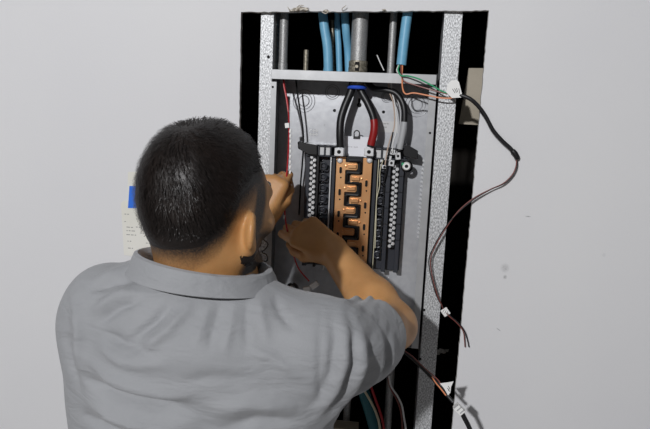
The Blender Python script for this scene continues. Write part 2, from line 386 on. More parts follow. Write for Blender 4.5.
# printed marks on the back plate
def print_lines(px, py, rows, m, parent, y, cw=.0028, chh=.0035, gap=.0012, rowgap=.006, name='printed_text'):
    p = P(px, py, y); mb = MB()
    for j, row in enumerate(rows):
        x = p.x
        for ch in row:
            if ch != ' ':
                z = p.z - j*rowgap
                mb.box((x, y-.0003, z), (x+cw*.28, y, z+chh)).box((x, y-.0003, z+chh*.75), (x+cw, y, z+chh))
                if ch == 'o': mb.box((x+cw*.72, y-.0003, z), (x+cw, y, z+chh)).box((x, y-.0003, z), (x+cw, y, z+chh*.25))
            x += cw+gap
    return mb.build(name, M[m], parent)
print_lines(309.5, 131.5, ['|oo', 'ooo'], 'white', pan, YB, .0052, .0050, .0020, .0085)
print_lines(324, 126, ['|'], 'inkg', pan, YB)
p = P(380, 121, YB); q = P(398, 133, YB); MB().box((p.x, YB-.0005, q.z), (q.x, YB, p.z)).build('grey_sticker', M['labelg'], pan)
print_lines(382, 124, ['oo|o', '|oo'], 'inkg', pan, YB-.0006, .003, .0022, .001, .008)
# embossed row of small tabs down each side of the back plate
tabs = [((425, 161), (418, 237), 19)]
for (a0, b0), (a1, b1), n in tabs:
    xm = .5*(P(a0, b0, YB).x+P(a1, b1, YB).x); z0, z1 = P(a0, b0, YB).z, P(a1, b1, YB).z
    for i in range(n):
        z = z0+(z1-z0)*i/(n-1)
        MB().box((xm-.0042, YB-.006, z-.0022), (xm+.0042, YB, z+.0022), Matrix.Rotation(math.radians(28), 3, 'Y')).build('embossed_tab', M['alu'], pan)
# --- interior plastic frame and bus assembly
YI = .052
ZF1, ZF0 = P(355, 146.5, YI).z, P(355, 156.5, YI).z
ZE = P(350, 270, YI).z
xl0, xl1 = P(306, 190, YI).x, P(334, 190, YI).x
xr0, xr1 = P(371, 190, YI).x, P(404, 190, YI).x
asm = empty('bus_assembly', (0, 0, 0)); asm.location = ((xl0+xr1)/2, YI, ZE); asm.parent = pan; asm.matrix_parent_inverse = Matrix.Translation(-world_loc(pan))
MB().box((xl0, .078, ZE), (xr1, .096, ZF1)).build('carrier', M['slate'], asm, .002)
for z0, z1 in ((ZF1-.004, ZF1), (ZF0-.004, ZF0)):
    MB().box((xl0-.004, YI, z0), (xl1+.002, YI+.012, z1)).build('frame_bar', M['slate'], asm, .0008)
    MB().box((xr0-.004, YI, z0), (xr1+.004, YI+.012, z1)).build('frame_bar', M['slate'], asm, .0008)
for px in (318.5, 324.5, 330.5, 336, 374.5, 382, 389, 396):
    x = P(px, 151, YI).x; MB().box((x-.0015, YI, ZF0-.004), (x+.0015, YI+.012, ZF1)).build('frame_rib', M['slate'], asm)
for px in (321.5, 327.5, 378.3, 385.5):
    x = P(px, 151, YI).x; MB().box((x-.0058, YI+.006, ZF0), (x+.0058, YI+.011, ZF1-.004)).build('frame_window', M['labelg'], asm)
# black clip arms at both ends of the frame
def poly_pix(pts, y0, y1, m, name, parent, bev=.001):
    return MB().prism([(P(px, py, y0).x, P(px, py, y0).z) for px, py in pts], y0, y1).build(name, M[m], parent, bev)
poly_pix([(297.5, 142.5), (299, 141), (310, 144), (317, 145), (317, 155), (308, 154.5), (298, 148.5)], YI-.008, YI+.012, 'black', 'clip_arm', asm)
poly_pix([(403, 152), (404.5, 146), (407, 144.5), (418, 151), (418, 159), (409, 157.5), (404, 156)], YI-.008, YI+.012, 'black', 'clip_arm', asm)
# rails, columns
def column(px0, px1, y0, y1, m, name, pyr=190, z1=None, z0=None):
    x0, x1 = P(px0, pyr, y0).x, P(px1, pyr, y0).x
    return MB().box((x0, y0, ZE if z0 is None else z0), (x1, y1, ZF0-.004 if z1 is None else z1)).build(name, M[m], asm, .0008)
column(304.5, 309, .062, .078, 'slate', 'side_rail'); column(315.5, 318, .056, .078, 'black', 'side_rail')
column(329, 330.3, .052, .078, 'alu', 'steel_strip'); column(331, 334.2, .060, .078, 'slate', 'side_rail')
column(372.2, 375.5, .060, .078, 'slate', 'side_rail'); column(376.6, 377.4, .052, .078, 'cream', 'steel_strip')
column(385.3, 389.6, .056, .078, 'slate', 'side_rail'); column(398.3, 402.8, .058, .078, 'slate', 'side_rail')
for py in (176, 192, 208, 224, 240):
    for px in (387.5, 400.5):
        z = P(px, py, .056).z; x = P(px, 190, .056).x; MB().box((x-.0048, .0545, z-.0007), (x+.0048, .060, z+.0007)).build('rail_joint', M['black'], asm)
# neutral bars: aluminium bar with staggered screws
scr = MB().lathe((0, 0, 0), (0, -1, 0), [(.0001, .0040), (.0030, .0040), (.0042, .0028), (.0042, 0)], 10).box((-.0035, -.0046, -.0006), (.0035, -.0038, .0006)).mesh('screw', M['alu'])
def neutral_bar(px, zt, zb):
    x = P(px, 190, .058).x
    nb = MB().box((x-.0070, .060, zb), (x+.0070, .078, zt)).build('neutral_bar', M['black'], asm, .0008)
    z = zt-.006; i = 0
    while z > zb+.004:
        s = bpy.data.objects.new('screw', scr); col.objects.link(s); s.parent = nb
        s.matrix_parent_inverse = Matrix.Translation(-world_loc(nb)); s.location = (x+(.0036 if i % 2 else -.0036), .060, z)
        s.rotation_euler = (0, rng.random()*3.1, 0); z -= .0062; i += 1
neutral_bar(312, ZF0-.001, P(310, 222, .06).z); neutral_bar(394.5, ZF0-.012, P(390, 248, .06).z)
# black plastic hooks that hold the breakers
def hook(px, z, s):
    x = P(px, 190, .052).x; pts = []
    for k in range(9):
        an = math.radians(-130+260*k/8); pts.append((x + s*.0072*math.cos(an), .054, z+.0078*math.sin(an)))
    h = MB().tube(pts, .0022, 8).build('hook', M['slate'], asm)
    MB().lathe((x, .060, z), (0, -1, 0), [(.0001, .004), (.0042, .004), (.0050, 0)], 10).build('pin', M['slate'], h)
    MB().box((x-s*.0085, .055, z-.0095), (x-s*.0055, .078, z+.0095)).build('web', M['black'], h)
z = P(322, 166, .052).z
for i in range(12):
    if z < ZE+.015: break
    hook(322.5, z, 1); hook(380.8, z+.003, -1); z -= .0254
# copper bus bars with interleaved fingers
def bus(pa, pb, tip, side, first):
    x0, x1, xt = P(pa, 190, YI).x, P(pb, 190, YI).x, P(tip, 190, YI).x
    zt = P(345, 157, YI).z; zb = ZE+.006; y0, y1 = YI, YI+.003
    xo, xi = (x0, x1) if side < 0 else (x1, x0)      # outer and inner edges
    z = P(345, first, YI).z; fingers = []
    while z > zb+.01: fingers.append(z); z -= .0508
    poly = [(xo, zb), (xo, zt), (xi, zt)]
    d = 1 if xt > xi else -1
    for z in fingers:
        poly += [(xi, z+.0102), (xi+d*.002, z+.0088), (xt-d*.003, z+.0088), (xt, z+.0058), (xt, z-.0058), (xt-d*.003, z-.0088), (xi+d*.002, z-.0088), (xi, z-.0102)]
    poly += [(xi, zb)]
    b = MB().prism(poly if side < 0 else poly[::-1], y0, y1).build('bus_bar', M['copper'], asm, .0006)
    xm = (x0+x1)/2
    for z in fingers:
        tb = MB().box((min(xi+d*.006, xt-d*.003), y0-.005, z-.0040), (max(xi+d*.006, xt-d*.003), y0, z+.0040)).build('stab', M['copper'], b, .0006)
        MB().lathe((xi+d*.001, y0, z), (0, -1, 0), [(.0001, .0026), (.0026, .0022), (.0034, 0)], 12).build('rivet', M['copper'], b)
        zz = z-.010
        for mm, g, dy in (('copper', .0013, .0012), ('hole', 0, .0014)):
            w, hh = .0030+g, .0075+g
            po = [(xm-w, zz-hh+.002), (xm-w+.002, zz-hh), (xm+w-.002, zz-hh), (xm+w, zz-hh+.002), (xm+w, zz+hh-.002), (xm+w-.002, zz+hh), (xm-w+.002, zz+hh), (xm-w, zz+hh-.002)]
            MB().prism(po, y0-dy, y0).build('slot' if mm == 'hole' else 'slot_rim', M[mm], b)
        MB().lathe((xm+.001, y0, z-.027), (0, -1, 0), [(.00001, .0005), (.0018, .0005), (.002, 0)], 10).build('pin_hole', M['hole'], b)
    return fingers
f1 = bus(335.2, 344.4, 356.5, -1, 166); f2 = bus(361.6, 370.6, 349.5, 1, 178)
# serpentine insulator between the fingers
xa, xb = P(345.4, 190, YI).x, P(360.6, 190, YI).x
MB().box((xa-.002, YI+.004, ZE+.004), (xb+.002, .078, ZF0)).build('insulator', M['black'], asm, .001)
zs = sorted(f1+f2, reverse=True); pts = []; g_ = .0127
for i, z in enumerate(zs):
    left = z in f1; far, near = (xb-.0015, xa+.0015) if left else (xa+.0015, xb-.0015); c_ = .004 if left else -.004
    pts += [(near+c_, YI-.003, z+g_), (far-c_, YI-.003, z+g_), (far, YI-.003, z+g_-.004), (far, YI-.003, z-g_+.004)]
MB().tube(pts, .0036, 8).build('insulator_rib', M['black'], asm)
# lugs
def lug(px, py):
    p = P(px, py, YI); l = MB().box((p.x-.0105, YI-.022, p.z-.0095), (p.x+.0105, YI+.006, p.z+.0085)).build('lug', M['alu'], asm, .0012)
    MB().lathe((p.x, YI-.022, p.z), (0, -1, 0), [(.00001, .0006), (.0042, .0006), (.0045, 0)], 12).build('set_screw', M['hole'], l)
    q = P(px, py+9, YI); MB().lathe((q.x, YI, q.z), (0, -1, 0), [(.0001, .005), (.0045, .0048), (.0068, .002), (.0072, 0)], 16).build('bolt', M['alu'], l)
lug(340, 151.5); lug(369.5, 151.5)
# white label with a lock staple between the lugs
p, q = P(344.5, 136, .070), P(375, 158, .070)
lab = MB().box((p.x, .070, q.z), (q.x, .078, p.z)).build('label_plate', M['labelw'], asm, .001)
p = P(356.7, 137.5, .068)
MB().tube([(p.x-.006, .068, p.z)]+[(p.x+.006*math.cos(math.radians(180-22.5*k)), .066, p.z+.010+.006*math.sin(math.radians(180-22.5*k))) for k in range(9)]+[(p.x+.006, .068, p.z)], .0014, 7).build('lock_staple', M['ink'], lab)
MB().box((p.x-.0078, .0685, p.z-.0035), (p.x+.0078, .070, p.z+.0025)).build('lock_print', M['ink'], lab)
print_lines(347, 147, ['oo|o ooo'], 'inkg', lab, .0699, .0022, .0015, .0010)
for px, py, sx, sz in ((388, 158, .008, .006), (391.5, 163, .0065, .007), (384.5, 167, .006, .004), (398, 156, .006, .008), (392.5, 152, .006, .006), (381.5, 163, .003, .008)):
    p = P(px, py, .050); b = MB().box((p.x-sx, .046, p.z-sz), (p.x+sx, .062, p.z+sz), Matrix.Rotation(rng.normal()*.15, 3, 'Y')).build('terminal', M['alu'], asm, .001)
    MB().lathe((p.x, .046, p.z), (0, -1, 0), [(.00001, .0006), (.003, .0006), (.0032, 0)], 10).build('set_screw', M['hole'], b)
# white ground bushing at the right of the frame
p = P(406.5, 166, .05)
gb = MB().lathe((p.x, .05, p.z), (0, -1, 0), [(.0042, 0), (.0042, .012), (.0075, .012), (.0098, .008), (.0098, 0)], 20).build('bushing', M['white'], asm)
MB().lathe((p.x+.001, .054, p.z-.001), (0, -1, 0), [(.0098, 0), (.0135, .002), (.0135, .006), (.0098, .009)], 20).build('bushing_collar', M['black'], gb)
q = P(403, 164, .045); MB().box((q.x-.003, .040, q.z-.003), (q.x+.003, .046, q.z+.003)).build('ground_screw', M['green'], gb)
# round white fitting low at the left
p = P(292.5, 288.5, .06)
fb = MB().lathe((p.x, .06, p.z), (0, -1, 0), [(.0001, .020), (.0085, .020), (.0105, .016), (.0105, 0)], 20).build('entry_fitting', M['alu'], asm)
for k in (-1, 0, 1): MB().box((p.x-.009, .0385, p.z+k*.005-.0008), (p.x+.009, .0402, p.z+k*.005+.0008), Matrix.Rotation(.6, 3, 'Y'), (p.x, .04, p.z)).build('fitting_slot', M['hole'], fb)
MB().lathe((p.x, .06, p.z), (0, -1, 0), [(.0105, 0), (.0155, .0), (.0155, .008), (.0105, .010)], 20).build('fitting_ring', M['black'], fb)

# ------------------------------------------------------------------ conduits above the panel
def pipe(name, pts, r, m, label, cat, group, n=6, seg=18):
    o = MB().tube(spline(pix(pts), n), r, seg).build(name, M[m]); return tag(o, label, cat, group)
ZC = BZ1
def straight(px0, px1, pyt, yy, r, label, name='steel_conduit', m='emt', group='steel conduits above the panel', pyb=72, top=.5):
    """vertical pipe whose foot is on the top of the panel"""
    x = P((px0+px1)/2, 62, yy).x
    o = MB().cyl((x, yy, ZC+.0005), (x, yy, ZC+top), r, seg=20).build(name, M[m]); tag(o, label, 'conduit', group); return o, x
o, x = straight(278.5, 287.5, 15, .045, .0098, 'slim galvanised conduit entering the panel at its upper left')
MB().lathe((x, .045, ZC+.0005), (0, 0, 1), [(.0098, .017), (.0108, .016), (.0108, 0), (.0098, 0)], 20).build('coupling', M['emt'], o)
o, x = straight(350, 366.5, 16, .050, .0182, 'thick galvanised conduit with a bronze connector above the blue bushing')
c = MB().lathe((x, .050, ZC+.0005), (0, 0, 1), [(.0183, .026), (.0205, .026), (.0212, .023), (.0212, .016), (.0200, .014), (.0215, .012), (.0215, .003), (.0205, 0), (.0183, 0)], 24).build('connector', M['cast'], o)
MB().box((x-.005, .026, ZC+.004), (x+.004, .0305, ZC+.023)).build('clamp_gap', M['hole'], c); MB().cyl((x-.001, .024, ZC+.013), (x-.001, .03, ZC+.013), .0035, seg=10).build('clamp_screw', M['cast'], c)
p = P(354.8, 87.5, .05)
MB().cyl((x, .050, p.z), (x, .050, BZ1-.002), .0165, seg=20).build('threaded_end', M['cast'], o)
MB().ring((x, .050, p.z), (0, 0, 1), .0182, .0042, 28, 8).build('bushing', M['bushing'], o)
straight(387.5, 394.5, 19, .055, .0080, 'slim galvanised conduit entering the panel left of the lone blue tube')
o = MB().cyl((P(306, 62, .075).x, .075, ZC+.0005), (P(306, 62, .075).x, .075, P(306, 50, .075).z), .0058, seg=14).build('conduit_stub', M['cast']); tag(o, 'short brown pipe stub standing in the dark above the panel', 'conduit')
o = MB().cyl((P(333.5, 62, .085).x, .085, ZC+.0005), (P(332, 28, .085).x, .085, P(332, 20, .085).z), .0042, seg=12).build('conduit_stub', M['cast']); tag(o, 'thin brown rod between the clustered blue tubes', 'conduit')
gB = 'blue flexible tubes'
def tubeb(pts, r, label):
    o = pipe('flexible_conduit', pts, r, 'blue', label, 'conduit', gB, 8, 16); return o
tubeb([(319, -20, .07), (322, 8, .062), (324.5, 28, .058), (327.5, 48, .056), (328.5, 73.4, .056)], .0104, 'thick blue tube, leftmost of the cluster above the panel')
tubeb([(337.5, -20, .085), (337.5, 25, .08), (338.5, 45, .076), (339.5, 73.6, .075)], .0068, 'thin blue tube in the middle of the cluster above the panel')
tubeb([(346, -20, .062), (345, 12, .064), (346, 30, .066), (348, 50, .082), (349, 73.8, .085)], .0090, 'blue tube tucked against the thick galvanised conduit')
tubeb([(328, 56, .079), (326, 66, .080), (325, 73.4, .080)], .0050, 'blue tube end peeking out behind the leftmost blue tube')
bt = tubeb([(413, -25, .038), (409.5, 0, .034), (407, 17, .032), (404, 40, .031), (401.3, 65, .030)], .0108, 'lone blue tube hanging left of the right stud, wires coming out')
# ------------------------------------------------------------------ heavy cables inside
def heavy(pts, r, label, tape=None):
    path = spline(pix(pts), 8); o = MB().tube(path, r, 14).build('service_cable', M['rubber']); tag(o, label, 'cable', 'service cables')
    if tape:
        m, a, b = tape; n = len(path); MB().tube(path[int(a*n):int(b*n)], r*1.06, 14).build('phase_tape', M[m], o)
heavy([(354, 77, .052), (351, 91, .05), (344.5, 107, .044), (340.8, 120, .04), (340, 134, .038), (340.5, 147, .040)], .0088, 'thick plain black cable bowing left down to the left lug')
heavy([(357, 77, .052), (361, 91, .05), (368, 104, .044), (373.5, 118, .04), (374, 131, .038), (370.3, 147, .040)], .0084, 'thick black cable with red tape down to the right lug', ('redtape', .62, .99))
heavy([(365, 79, .072), (373, 88, .066), (385, 90, .055), (396, 93.5, .05), (403, 104, .045), (404.5, 118, .043), (402.5, 134, .043), (399, 151, .045)], .0070, 'black cable with grey tape curving right to the neutral bar', ('greytape', .74, .99))

# ------------------------------------------------------------------ wires
def wthing(name, pts, r, m, label, cat='wire', group=None, n=8, seg=8):
    o = wire(name, pts, r, M[m], None, n, seg); return tag(o, label, cat, group)
# left: red harness pinched by the left hand
rw = wthing('red_wire', [(283.5, 79, .04), (284.5, 87, .035), (287, 99, .025), (288.5, 112, .015), (289, 126, .005), (288.6, 145, -.012), (287.5, 165, -.03), (286, 182, -.045), (284.5, 200, -.045), (285.5, 220, -.04), (289, 238, -.035), (293.5, 255, -.02), (299, 269, 0), (309, 281, .02)], .0018, 'red', 'thin red wire pinched in the left hand', group='loose wires')
wire('pale_strand', [(283.0, 79, .042), (284.0, 87, .034), (286.2, 98, .025), (288.2, 112, .013)], .0013, M['pink'], rw)
def block(px, py, y, sx, sy, sz, ang, m, name, parent, bev=.0008):
    p = P(px, py, y); return MB().box((p.x-sx, p.y-sy, p.z-sz), (p.x+sx, p.y+sy, p.z+sz), Matrix.Rotation(math.radians(ang), 3, 'Y'), p).build(name, M[m], parent, bev)
for k in range(9):
    py_ = 131+k*5.2; block(290.3-.05*k, py_, .0-.0035*k, .0021, .0021, .0042, 12, 'white', 'wire_sleeve', rw, .0006)
block(287.3, 125.5, .003, .0048, .004, .0055, -8, 'white', 'wire_tag', rw)
block(314.5, 285, .02, .0065, .005, .0095, 52, 'white', 'plug', rw); block(307, 289.5, .02, .008, .005, .007, -15, 'white', 'plug', rw)
block(284.2, 217, -.042, .0016, .0015, .004, 5, 'white', 'wire_sleeve', rw)
wthing('black_wire', [(296, 78, .06), (297, 90, .06), (299.5, 107, .062), (302.8, 128, .07), (303.4, 145, .07), (302.2, 165, .075), (300.5, 185, .08), (299, 215, .085)], .0020, 'rubber', 'thin black wire hanging at the left of the panel back', group='loose wires')
# right: pairs in the panel
wthing('black_wire', [(258, 236, .006), (264, 240, .004), (268, 244, .002), (265.5, 249, .0), (262, 252, .002), (266.5, 255, .0), (267.5, 260, .002), (263, 263, .004), (258, 268, .006)], .0013, 'rubber', 'short curled black wire against the left stud beside the beard', group='loose wires')
g = 'loose wires'
wthing('tan_wire', [(388.5, 80, .05), (389.5, 92, .05), (393, 102, .048), (394.5, 116, .046), (394, 128, .044), (390, 140, .042), (387, 152, .044), (385, 165, .046)], .0014, 'tan', 'thin tan wire hanging beside the grey taped cable', group=g)
wthing('white_wire', [(391, 80, .052), (392, 92, .05), (394.5, 102, .049), (396.5, 118, .047), (396, 132, .043), (393, 143, .040), (392.5, 153, .043)], .0015, 'whitewire', 'thin white wire alongside the tan one', group=g)
wthing('grey_wire', [(396, 96, .056), (399, 104, .052), (400.5, 114, .050), (400, 126, .048), (398, 140, .046), (396.5, 155, .046)], .0016, 'greywire', 'thin grey wire behind the grey taped cable', group=g)
wthing('black_wire', [(393, 132, .040), (391, 143, .038), (388, 156, .040), (386, 172, .044), (383, 186, .048)], .0017, 'rubber', 'thin black wire dropping in front of the right terminals', group=g)
wthing('white_wire', [(383, 160, .044), (380, 171, .044), (379.5, 186, .044), (376.6, 200, .046), (376, 222, .048), (375, 248, .05)], .0010, 'cream', 'thin cream wire down the right of the copper bars', group=g)
wthing('white_wire', [(377, 55, .06), (380, 62, .06), (384, 70.5, .058)], .0013, 'whitewire', 'short white wire slanting beside the slim right conduit', group=g)
wthing('white_wire', [(323.5, 252, .045), (324.5, 262, .04), (323, 270, .04)], .0014, 'whitewire', 'short white wire below the right hand', group=g)
# right: coloured wires from the blue tube to the paper tag and black cable
for pts, m, l in (([(400.2, 58, .030), (399, 66, .024), (398, 70, .018), (401, 75.5, .008), (408, 76, .0), (419, 79, -.008), (432, 85.5, -.012), (444, 92, -.014), (460, 95.5, -.014)], 'green', 'green wire crossing from the blue tube to the paper tag'),
                  ([(401.5, 58, .030), (401, 66, .022), (401.5, 74, .012), (404, 81, .004), (415, 85, -.002), (430, 89.5, -.010), (446, 93.5, -.013), (460, 95.5, -.0145)], 'brown', 'dark red wire crossing to the paper tag below the green one'),
                  ([(403, 58, .030), (402.3, 68, .022), (402, 78, .008), (402.8, 89, .0), (406, 94, -.004), (414, 93, -.006), (428, 95.5, -.009), (441, 98, -.012), (452, 98, -.014), (460, 95.7, -.0135)], 'orange', 'orange wire looping down and across to the paper tag'),
                  ([(399.5, 58, .031), (398.5, 65, .026), (396.8, 70, .020), (398, 73, .016)], 'whitewire', 'short stripped white wire end under the lone blue tube')):
    wthing(m+'_wire' if m != 'whitewire' else 'white_wire', pts, .0016, m, l, group=g)
# folded paper tag with pen strokes
def paper_tag(name, poly, y, m, strokes, label, parent=None):
    mb = MB(); pts = [P(px, py, y) for px, py in poly]
    o = mb.prism([(p.x, p.z) for p in pts], y, y+.0012).build(name, M[m], parent)
    if parent is None: tag(o, label, 'tag')
    sb = MB()
    for st in strokes: sb.tube([P(px, py, y-.0004) for px, py in st], .0006, 5)
    sb.build('pen_stroke', M['ink'], o); return o
paper_tag('paper_tag', [(447.5, 85), (451, 80.5), (457, 80), (459, 82), (462, 94), (461, 97.5), (452, 98), (446, 92)], -.018, 'white',
          [[(452.5, 89), (455, 93)], [(454.5, 88.5), (456.5, 92.5)], [(456.5, 88), (457.5, 92)], [(458.8, 88.5), (459.6, 93.5)]], 'white folded paper tag with pen marks on the right stud')
bc = wthing('black_cable', [(457, 95.4, -.012), (463, 96, -.016), (471, 99.5, -.018), (479, 107, -.016), (486, 117, -.014), (493, 130, -.012), (502, 140.5, -.011), (511, 149, -.010), (516, 156, -.010)], .0042, 'rubber', 'black cable bowing over the edge of the opening onto the wall', 'cable', seg=12)
MB().tube(spline(pix([(512, 150.5, -.010), (515, 153.5, -.011), (518, 159, -.009)]), 5), [.0046]+[.006]*9+[.0042], 10).build('cable_wrap', M['rubber'], bc)
for dx, m, nm in ((0, 'brown', 'wire_pair'), (1.3, 'rubber', 'wire_pair')):
    wire(nm, [(516.5+dx*.3, 156, -.009), (516+dx, 166, -.010), (512+dx, 175, -.012), (503+dx, 183.5, -.014), (490+dx*.6, 189.5, -.016), (474, 198+dx, -.018), (459, 210.5+dx, -.018), (446-dx, 228, -.016), (435-dx, 247, -.013), (430.5-dx*1.2, 260, -.011), (432-dx, 275, -.010), (437-dx*.8, 294, -.012), (442, 306, -.014), (447+dx, 314, -.016), (457+dx, 323, -.016), (463+dx, 331, -.014), (464.5+dx*2.2, 340, -.012), (465+dx*3, 347, -.010)], .0012, M[m], bc)
t_ = block(445.5, 312, -.015, .0078, .0018, .0085, -38, 'white', 'wire_tag', bc); 
for k in range(3): block(443.5+k*1.8, 311+k*.9, -.0172, .0005, .0003, .004, 25, 'inkg', 'pen_stroke', t_, 0)
# lower cable with tag and plug, hanging clear of the wall
lc = wthing('black_cable', [(398, 347, -.05), (405, 352.5, -.06), (416, 362, -.08), (427, 373, -.11), (436, 382.5, -.14), (446, 394, -.165), (453, 402, -.175)], .0036, 'rubber', 'black cable with white plug hanging at the lower right', 'cable', seg=10)
wire('orange_strand', [(432, 377, -.135), (436, 383, -.150), (441, 389, -.165), (446, 395.5, -.172)], .0013, M['orange'], lc)
wire('brown_strand', [(402, 349, -.066), (412, 356, -.08), (424, 367.5, -.112), (437, 379, -.15), (441, 385, -.16)], .0013, M['brown'], lc)
paper_tag('wire_tag', [(440, 383.5), (448, 382.5), (453.5, 381.5), (451, 387), (450.5, 392.5), (448, 395.5), (444.5, 389)], -.176, 'white', [[(448.2, 386), (449.6, 388.2), (448.4, 390.5)], [(447.3, 388), (449.8, 391.5)]], '', lc)
pl = block(459, 409, -.178, .0105, .006, .0068, 42, 'white', 'plug', lc)
for k in (-1, 0, 1): block(459+k*3.1, 409+k*2.6, -.1845, .0011, .0008, .0055, 42, 'greywire', 'plug_rib', pl, 0)
wire('cable_end', [(462, 413, -.178), (465, 419, -.176), (469, 427, -.172), (474, 440, -.16), (478, 462, -.13)], .0048, M['rubber'], lc)
# wires and pipes at the bottom of the opening
gb2 = 'wires hanging below the panel'
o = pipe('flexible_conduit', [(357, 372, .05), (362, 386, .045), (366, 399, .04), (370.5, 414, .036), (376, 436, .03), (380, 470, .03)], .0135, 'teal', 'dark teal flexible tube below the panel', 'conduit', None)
wthing('cream_wire', [(355, 372, .015), (363, 388, .012), (371, 402, .010), (376.5, 414, .008), (380, 429, .008), (382, 460, .01)], .0030, 'cream', 'cream wire hanging in front of the teal tube', group=gb2)
wthing('red_wire', [(366, 372, .012), (371.5, 388, .010), (376.5, 402, .008), (381, 415, .006), (384, 430, .006), (386, 460, .01)], .0029, 'red', 'red wire hanging beside the cream one', group=gb2)
wthing('white_wire', [(389, 376, .0), (391, 386, .0), (397.5, 396, -.004), (402, 406, -.006), (404, 418, -.006), (406, 432, -.004), (407, 460, 0)], .0022, 'whitewire', 'white wire swinging left of the right stud near the bottom', group=gb2)
wthing('maroon_wire', [(388, 378, .004), (391, 389, .004), (397, 400, .002), (401, 412, 0), (402.5, 432, 0), (403, 460, 0)], .0022, 'brown', 'maroon wire alongside the white one near the bottom', group=gb2)
wthing('white_wire', [(334, 408, -.02), (333, 416, -.02), (331.5, 430, -.02), (331, 460, -.01)], .0020, 'whitewire', "white wire just under the man's right armpit", group=gb2)
def low_pipe(px, y, r, label):
    x = P(px, 400, y).x; o = MB().cyl((x, y, .2), (x, y, BZ0), r, seg=18).build('steel_conduit', M['emt']); tag(o, label, 'conduit', 'conduits below the panel')
low_pipe(389, .06, .0095, 'grey conduit below the panel beside the maroon wire'); low_pipe(347.5, .065, .0085, 'grey conduit below the panel left of the teal tube')
p = P(330, 425, .03); q = P(358, 429, .03)
o = MB().box((SLx1, .02, p.z-.045), (q.x, .06, p.z)).build('cross_brace', M['board'], None, .001); tag(o, 'pale wooden brace across the opening at the bottom edge', 'brace')

# ------------------------------------------------------------------ notes on the wall, left of the head
def sheet(name, pts, y, label, lines):
    v = [P(px, py, y) for px, py in pts]
    o = MB().prism([(p.x, p.z) for p in v], y, y+.0008).build(name, M['paper']); tag(o, label, 'paper')
    mb = MB()
    for px0, px1, py in lines:
        a, b = P(px0, py, y), P(px1, py, y); x = a.x
        while x < b.x:
            w = .003+rng.random()*.006; mb.box((x, y-.0003, a.z-.0009), (min(x+w, b.x), y, a.z+.0009)); x += w+.0025
    if mb.v: mb.build('handwriting', M['inkg'], o)
    return o
sheet('note_sheet', [(128, 172), (168, 170), (168, 206), (127.5, 206)], -.0010, 'pale blank sheet taped to the wall, upper one behind the head', [])
sheet('note_sheet', [(121, 203), (124, 200.5), (178, 203), (177, 262), (124, 255)], -.0022, 'handwritten list on paper taped to the wall behind the head',
      [(124.5, 129, 214), (124.5, 127, 221.5), (126.5, 133, 227), (136, 142, 227), (126.5, 135, 230.5), (126.5, 137, 234.5), (140, 146, 233), (127.5, 132, 241), (128, 133, 248), (146, 156, 243), (144, 152, 249)])
a, b, c, d = P(129.5, 186, -.0032), P(146, 186, -.0032), P(146, 208, -.0032), P(128, 208, -.0032)
o = MB().prism([(a.x, a.z), (b.x, b.z), (c.x, c.z), (d.x, d.z)], -.0036, -.0030).build('masking_tape', M['tape_blue']); tag(o, 'strip of blue painter tape holding the list to the wall', 'tape')

